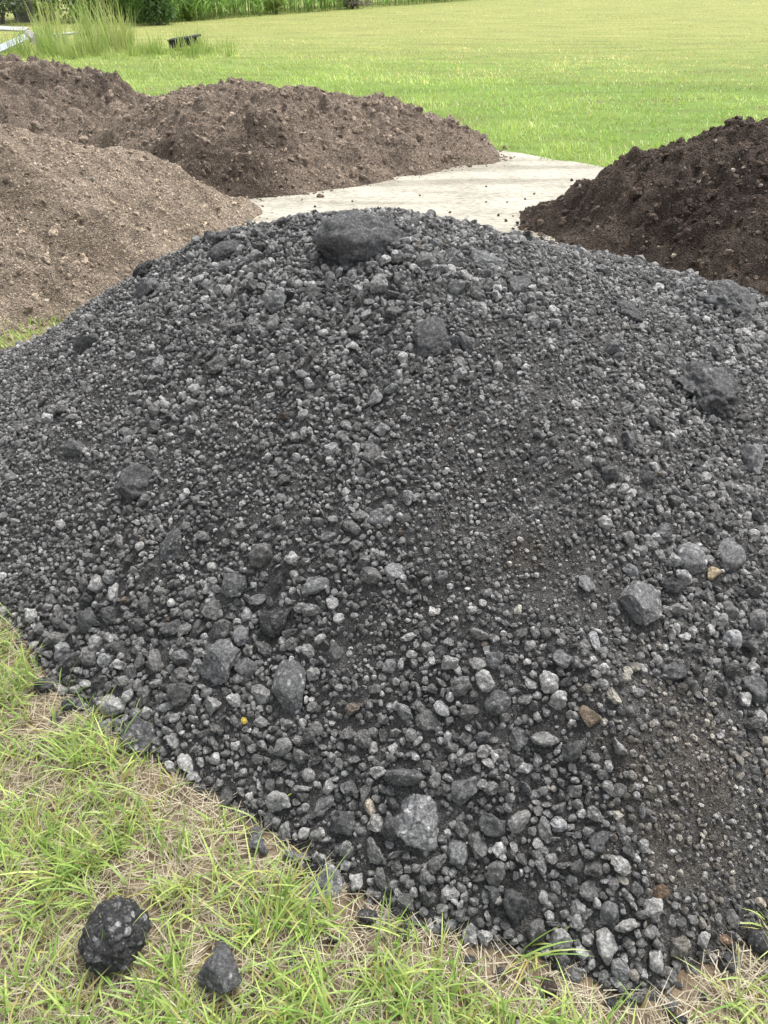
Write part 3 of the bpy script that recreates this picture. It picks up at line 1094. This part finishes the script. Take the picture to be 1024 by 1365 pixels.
L = [field(58000, 3.6, 26, 2, 2, (26, 16)), field(110000, 14, 80, 1, 1, (14, 24))]
V, T, C = join(L)
tag(link('meadow_grass', mesh_data('meadow_grass', V, T, M_GRASS, C)), 'short bright green and yellowing grass of the mown field behind the heaps', 'grass', kind='stuff')
print('field', len(T))

# ------------------------------------------------------------------ loose stones on the grass and on the pad
LOOSE = [
    (157, 1238, 90, 98, 'lump', .022, 'black asphalt lump full of pale gravel lying alone on the grass', 'rock', 5),
    (298, 1282, 60, 78, 'block', .055, 'dark grey chunk on the grass to the right of the black lump', 'rock', 4),
    (489, 1222, 30, 26, 'dark', .025, 'black stone half hidden in the grass just below the grey flat topped chunk', 'rock', 3),
    (445, 1252, 18, 17, 'dark', .025, 'small round black stone on bare straw below the heap', 'rock', 3),
    (388, 1278, 14, 15, 'dark', .025, 'small black stone in the grass between the grey chunk and the round black stone', 'rock', 3),
    (464, 1297, 10, 12, 'dark', .025, 'tiny black stone in the grass below the round black stone', 'pebble', 2),
    (668, 1295, 15, 14, 'dark', .03, 'small black angular stone on straw left of the brown stone', 'rock', 3),
    (731, 1313, 24, 26, 'round', (.055, .042, .034), 'rounded dark brown stone on straw in front of the heap', 'rock', 3),
    (733, 1344, 12, 11, 'dark', .025, 'small black stone just below the rounded dark brown stone', 'rock', 3),
    (742, 1280, 28, 26, 'dark', .028, 'black stone in the grass above the rounded dark brown stone', 'rock', 3),
    (823, 1297, 24, 28, 'block', .085, 'bluish grey stone at the grassy tip of the black heap', 'rock', 3),
    (813, 1333, 18, 22, 'dark', .025, 'black stone on pale sand left of the tip of the heap', 'rock', 3),
    (626, 1278, 18, 14, 'dark', .03, 'flat black stone in the grass right below the foot of the heap', 'rock', 3),
    (936, 1328, 12, 12, 'dark', .03, 'small black stone in the grass right of the tip of the heap', 'rock', 3),
    (906, 1358, 26, 16, 'dark', .025, 'black stone at the bottom edge right of the pale sand', 'rock', 3),
    (970, 1280, 26, 30, 'dark', .03, 'glossy black stone between grass blades at the lower right', 'rock', 3),
    (966, 1256, 22, 14, 'round', (.15, .10, .07), 'reddish brown oval pebble above the glossy black stone', 'pebble', 3),
    (1012, 1252, 36, 36, 'round', .03, 'dark rounded stone at the right edge in front of the heap', 'rock', 3),
    (1008, 1212, 16, 14, 'tan', (.38, .33, .27), 'cream pebble at the right edge beside tall blades', 'pebble', 3),
    (345, 1125, 30, 28, 'rough', .06, 'grey stone rolled off the lower left foot of the heap into the grass', 'rock', 3),
    (60, 915, 30, 28, 'dark', .035, 'dark stone in the grass at the far left foot of the heap', 'rock', 3),
    (93, 938, 26, 24, 'dark', .035, 'black stone in the grass just right of the far left foot stone', 'rock', 3),
    (415, 1157, 30, 16, 'dark', .025, 'thin black stone leaning left of the grey flat topped chunk', 'rock', 3),
]
seed = 1300
for (u, v, w, h, style, tn, label, cat, lv) in LOOSE:
    g2 = ground(u, v + h * .3)
    P = np.array([g2[0], g2[1], 0])
    de = project(P)[2]
    hw, hh = .5 * w / F * de, .5 * h / F * de
    # a stone on level ground seen from above: its picture height is part depth, part height
    half = (hw, hh * .98, hh * .82)
    zb = max(0, float(black.z(P[0], P[1]))) if sdist(np.array([P[0]]), np.array([P[1]]), BLACK)[0] > -.05 else 0
    seed += 1
    lone_stone('pebble' if cat == 'pebble' else 'rock', P + np.array([0, hh * .12, zb + half[2] * .82]), np.eye(3), half, style, tn, seed, label, cat, level=lv)

PEB = [(762, 242, 6), (769, 249, 4), (799, 240, 7), (712, 260, 4), (733, 274, 6), (726, 279, 6), (713, 280, 4), (700, 267, 4), (664, 289, 6), (648, 271, 4), (676, 271, 4), (750, 268, 4), (690, 300, 8), (745, 278, 9), (648, 250, 4), (560, 262, 4), (600, 285, 5), (420, 277, 5), (470, 270, 4)]
for i, (u, v, w) in enumerate(PEB):
    g2 = ground(u, v)
    P = np.array([g2[0], g2[1], .005])
    h = .36 * w / F * project(P)[2]
    lone_stone('pebble', P + np.array([0, 0, h * .7]), np.eye(3), (h * 1.1, h, h * .85), 'tan', .03, 1400 + i, 'dark pebble scattered on the pale limestone pad', 'pebble', 'dark pebbles on the limestone pad', level=1)

# ------------------------------------------------------------------ far things
# tall weeds
def weeds(n, cx, cy, rx, ry, hmin, hmax, wd, cA, cB, seg=4):
    a = r2.uniform(0, 2 * math.pi, n)
    q = np.sqrt(r2.random(n))
    P = np.stack([cx + rx * q * np.cos(a), cy + ry * q * np.sin(a), np.zeros(n)], 1)
    k = max(4, n // 22)
    ci = r2.integers(0, k, n)
    P = P[:k][ci] + r2.normal(0, .09, (n, 3)) * np.array([1, 1, 0])
    t = np.clip(r2.random(k)[ci] * .6 + r2.random(n) * .4, 0, 1)
    h = (hmin + (hmax - hmin) * r2.random(k)[ci]) * r2.uniform(.35, 1.05, n) * (1.1 - .4 * q[:k][ci])
    return blades(P, r2.uniform(0, 2 * math.pi, n), h, r2.uniform(.5, 1.2, n) * wd, r2.uniform(0, .25, n), r2.uniform(0, .7, n), lerp_cols(t, cA, cB), seg)


gA, gB = (.28, .40, .10), (.52, .57, .22)
L = [weeds(1300, -6.6, 20.4, 3.0, 1.5, .1, .35, .02, gA, gB, 2), weeds(420, -6.7, 20.6, 1.2, 1.3, .5, 1.5, .022, gA, gB), weeds(200, -6.5, 21.2, .7, .8, .9, 2.0, .02, gA, (.5, .5, .2)),
     weeds(380, -8.6, 20.5, 1.6, 1.0, .35, 1.2, .022, gA, gB), weeds(450, -4.6, 20.2, 1.3, .8, .2, .55, .022, gA, (.36, .44, .12)),
     weeds(140, -7.6, 22.5, 1.5, .8, .8, 2.1, .02, (.26, .36, .08), (.5, .5, .2)), weeds(160, -4.4, 22.4, .8, .5, .2, .6, .016, gA, gB)]
V, T, C = join(L)
tag(link('tall_weeds', mesh_data('tall_weeds', V, T, M_GRASS, C)), 'tall pale green weeds standing in the field behind the back left soil heap', 'weeds', kind='stuff')

# the crop along the far side of the field
A, B = np.array([-8.1, 32.2]), np.array([64.8, 165.25])
dirv = (B - A) / np.linalg.norm(B - A)
nrmv = np.array([-dirv[1], dirv[0]])
L = []
rows, per = 5, 620
for k in range(rows):
    t = r2.random(per) ** 1.8 * np.linalg.norm(B - A)
    P2d = A + dirv * t[:, None] + nrmv * (.2 + .75 * k) + r2.normal(0, .12, (per, 2))
    base = np.concatenate([P2d, np.zeros((per, 1))], 1)
    hh = r2.uniform(1.7, 2.4, per)
    stalkc = lerp_cols(r2.random(per), (.13, .22, .05), (.24, .33, .09))
    L.append(blades(base, r2.uniform(0, 6.28, per), hh, np.full(per, .035), r2.uniform(0, .08, per), r2.uniform(0, .1, per), stalkc, 2))
    for j in range(6):
        q = r2.uniform(.05, .85, per)
        b2 = base.copy()
        b2[:, 2] = hh * q
        L.append(blades(b2, r2.uniform(0, 6.28, per), r2.uniform(.45, .85, per), r2.uniform(.05, .085, per), r2.uniform(.3, .7, per), r2.uniform(.6, 1.5, per), lerp_cols(r2.random(per), (.24, .44, .10), (.48, .66, .22)), 3))
V, T, C = join(L)
tag(link('cornfield', mesh_data('cornfield', V, T, M_LEAF, C)), 'tall green corn standing along the far edge of the mown field', 'crop', kind='stuff')
print('corn', len(T))

M_BARK = simple('bark', [(.3, (.09, .08, .075)), (.7, (.26, .235, .215))], 4, .95, (6, 6, .7), 1.0, .04)


def leaf_cloud(P, size, cA, cB, r):
    n = len(P)
    d1 = r.normal(size=(n, 3))
    d1 /= np.linalg.norm(d1, axis=1)[:, None]
    d2 = np.cross(d1, r.normal(size=(n, 3)))
    d2 /= np.linalg.norm(d2, axis=1)[:, None]
    s = r.uniform(.6, 1.3, n)[:, None] * size
    V = np.stack([P - d1 * s, P + d2 * s * .4, P + d1 * s, P - d2 * s * .4], 1).reshape(-1, 3)
    T = np.array([[0, 1, 2], [0, 2, 3]])
    T = (T[None] + 4 * np.arange(n)[:, None, None]).reshape(-1, 3)
    return V, T, np.repeat(lerp_cols(r.random(n), cA, cB), 4, 0)


def tube(pts, rad, sides=9):
    pts = np.array(pts, float)
    V, T = [], []
    for i, (p, r) in enumerate(zip(pts, rad)):
        d = pts[min(i + 1, len(pts) - 1)] - pts[max(i - 1, 0)]
        d /= np.linalg.norm(d)
        a = np.cross(d, [0.3, 1, .1])
        a /= np.linalg.norm(a)
        b = np.cross(d, a)
        for k in range(sides):
            t = 2 * math.pi * k / sides
            V.append(p + r * (a * math.cos(t) + b * math.sin(t)))
    for i in range(len(pts) - 1):
        for k in range(sides):
            q0, q1 = i * sides + k, i * sides + (k + 1) % sides
            T += [(q0, q1, q1 + sides), (q0, q1 + sides, q0 + sides)]
    return np.array(V), np.array(T)


def tree(x, y, h, rad, lean, seed, label):
    r = np.random.default_rng(seed)
    rt = root('tree', (x, y, 0), label, 'tree', 'trees at the far left edge of the field')
    z = np.linspace(0, h * .85, 9)
    pts = np.stack([lean * z / h + .06 * np.sin(z * 1.3 + seed), .05 * np.cos(z + seed), z - .05], 1)
    rr = rad * (1 - .75 * z / h) * (1 + .35 * np.exp(-z / .25))
    Vs, Ts, off = [], [], 0
    V, T = tube(pts, rr, 12)
    Vs.append(V); Ts.append(T); off += len(V)
    tips = []
    for k in range(11):
        t = r.uniform(.5, .98)
        p0 = np.array([np.interp(t * h * .85, z, pts[:, j]) for j in range(3)])
        a = r.uniform(0, 6.28)
        ln = h * r.uniform(.16, .3) * (1.2 - .6 * t)
        p1 = p0 + np.array([math.cos(a) * ln * .6, math.sin(a) * ln * .6, ln * .25])
        p2 = p0 + np.array([math.cos(a) * ln, math.sin(a) * ln, ln * .55])
        b0 = rad * (1 - .75 * t) * .45
        V, T = tube([p0, p1, p2], [b0, b0 * .6, b0 * .2], 6)
        Vs.append(V); Ts.append(T + off); off += len(V)
        tips += [p1, p2, (p1 + p2) / 2]
    tr = link('trunk', mesh_data('trunk', np.concatenate(Vs), np.concatenate(Ts), M_BARK), rt)
    tips = np.array(tips + [pts[-1]] * 3)
    c = tips[r.integers(0, len(tips), 2200)]
    P = c + r.normal(0, .42, (2200, 3)) * np.array([1.1, 1.1, .75])
    V, T, C = leaf_cloud(P, .13, (.045, .085, .025), (.10, .16, .05), r)
    link('crown', mesh_data('crown', V, T, M_LEAF, C), rt)


def at(u, v):
    q = ground(u, v)
    return float(q[0]), float(q[1])


TREES = [(38, 29, 8.5, .27, .3, 'leftmost thick grey trunk of the trees behind the weeds'), (60, 27, 9.5, .33, -.2, 'thick grey tree trunk right of the leftmost trunk behind the weeds'), (130, 23, 8.0, .2, .2, 'slender tree trunk standing apart behind the tall weeds')]
for i, (u, v, h, rad, ln, lb) in enumerate(TREES):
    x, y = at(u, v)
    tree(x, y, h, rad, ln, 300 + i, lb)


def shrub(u, v, wpx, h, seed, label, cA, cB, n=2600, leaf=.09):
    r = np.random.default_rng(seed)
    x, y = at(u, v)
    w = .5 * wpx / F * y
    rt = root('shrub', (x, y, 0), label, 'shrub')
    Vs, Ts, off = [], [], 0
    for k in range(7):
        a = r.uniform(0, 6.28)
        e = np.array([math.cos(a) * w * .7, math.sin(a) * w * .7, h * r.uniform(.6, .95)])
        V, T = tube([(e[0] * .05, e[1] * .05, -.03), e * np.array([.35, .35, .55]), e], [.03, .02, .006], 6)
        Vs.append(V); Ts.append(T + off); off += len(V)
    link('stems', mesh_data('stems', np.concatenate(Vs), np.concatenate(Ts), M_BARK), rt)
    cl = np.stack([r.normal(0, .5, 26) * w, r.normal(0, .5, 26) * w, r.uniform(.15, .95, 26) * h], 1)
    P = cl[r.integers(0, 26, n)] + r.normal(0, .2, (n, 3)) * np.array([w, w, h * .35])
    P[:, 2] = np.clip(P[:, 2], .03, None)
    V, T, C = leaf_cloud(P, leaf, cA, cB, r)
    link('foliage', mesh_data('foliage', V, T, M_LEAF, C), rt)


shrub(214, 33, 40, 2.0, 401, 'dark green dense bush in front of the corn at the far left', (.06, .12, .035), (.15, .25, .08))
shrub(250, 28, 14, .55, 402, 'small round light green bush at the foot of the corn', (.16, .26, .05), (.28, .36, .09), 700, .06)
shrub(4, 32, 70, 2.4, 403, 'dark grey green thicket in the top left corner', (.07, .10, .05), (.17, .22, .11), 2000)
shrub(24, 27, 70, 2.6, 408, 'dark grey green thicket behind the leftmost tree trunks', (.06, .09, .045), (.15, .20, .10), 2400)
shrub(70, 25, 70, 2.6, 409, 'dull green thicket behind the thick tree trunks', (.08, .13, .05), (.20, .28, .11), 2400)
shrub(100, 30, 55, 2.2, 404, 'light green leafy thicket between the tree trunks and the weeds', (.26, .40, .09), (.44, .58, .18), 1500)
shrub(165, 26, 62, 2.4, 405, 'mid green thicket left of the dark green bush', (.18, .30, .07), (.36, .50, .14), 1800)
shrub(368, 19, 16, .7, 406, 'yellow green weed bush in front of the corn', (.22, .30, .07), (.36, .42, .12), 700, .07)
shrub(470, 12, 26, 1.0, 407, 'greyish dry bush in front of the corn', (.20, .18, .13), (.32, .29, .22), 1100, .09)


# discarded boards and rubble in the weeds
def box(name, size, mat, parent=None, bevel=.008):
    bm = bmesh.new()
    bmesh.ops.create_cube(bm, size=1)
    bmesh.ops.scale(bm, verts=bm.verts, vec=size)
    bmesh.ops.bevel(bm, geom=bm.edges[:], offset=bevel, segments=1, affect='EDGES')
    me = bpy.data.meshes.new(name)
    bm.to_mesh(me)
    bm.free()
    me.materials.append(mat)
    return link(name, me, parent)


M_BOARD = simple('weathered_white_board', [(.3, (.28, .28, .28)), (.7, (.50, .50, .50))], 5, .7, (.6, 6, 6))
M_BOARD_B = simple('bluish_sheet', [(.3, (.38, .42, .46)), (.7, (.52, .56, .60))], 3, .6)
M_PLASTIC = simple('black_plastic', [(.3, (.012, .012, .014)), (.7, (.03, .03, .034))], 8, .55)


def board(u, v, z, size, rot, mat, label, name='board'):
    x, y = at(u, v)
    o = box(name, size, mat)
    o.location = (x, y, z)
    o.rotation_euler = rot
    return tag(o, label, 'board')


board(14, 74, .20, (.9, .22, .03), (.5, -.32, .55), M_BOARD_B, 'slanting pale bluish board lying in the weeds at the left edge')
board(16, 62, .38, (1.0, .24, .04), (.25, .03, -.15), M_BOARD, 'grey white board lying level above the slanting bluish board')
board(92, 62, .27, (1.2, .13, .04), (.15, -.06, .12), M_BOARD, 'thin whitish plank sticking right out of the rubble in the weeds')
for i, (u, v, w, h, lb) in enumerate([(42, 60, 26, 14, 'whitish flat rubble piece left of the tallest rubble block'), (66, 61, 20, 17, 'tallest white rubble block in the weeds behind the soil'), (82, 62, 18, 14, 'white rubble block below the thin plank'), (26, 66, 18, 10, 'cream rubble lump beside the slanting bluish board'), (54, 63, 18, 14, 'white rubble lump just left below the tallest rubble block')]):
    x, y = at(u, v)
    lone_stone('rubble_block', np.array([x, y, h * .5 / F * y]), np.eye(3), (.5 * w / F * y, .4 * w / F * y, .55 * h / F * y), 'block', (.42, .41, .38), 1500 + i, lb, 'rubble', level=3)

x, y = at(247, 66)
rt = root('pallet', (x, y, 0), 'black plastic pallet lying tilted in the grass right of the weeds', 'pallet')
rt.scale = (.76, .76, .7)
for k in range(4):
    o = box('slat', (.92, .13, .06), M_PLASTIC, rt)
    o.location = (.04 * (k % 2), -.24 + .16 * k, .33 + .02 * (k % 2))
    o.rotation_euler = (0, -.13, .1)
for k in range(3):
    for j in range(2):
        o = box('block', (.2, .13, .24), M_PLASTIC, rt)
        o.location = (-.33 + .3 * k, -.21 + .42 * j, .17 + .04 * k)
        o.rotation_euler = (0, -.13, .1)
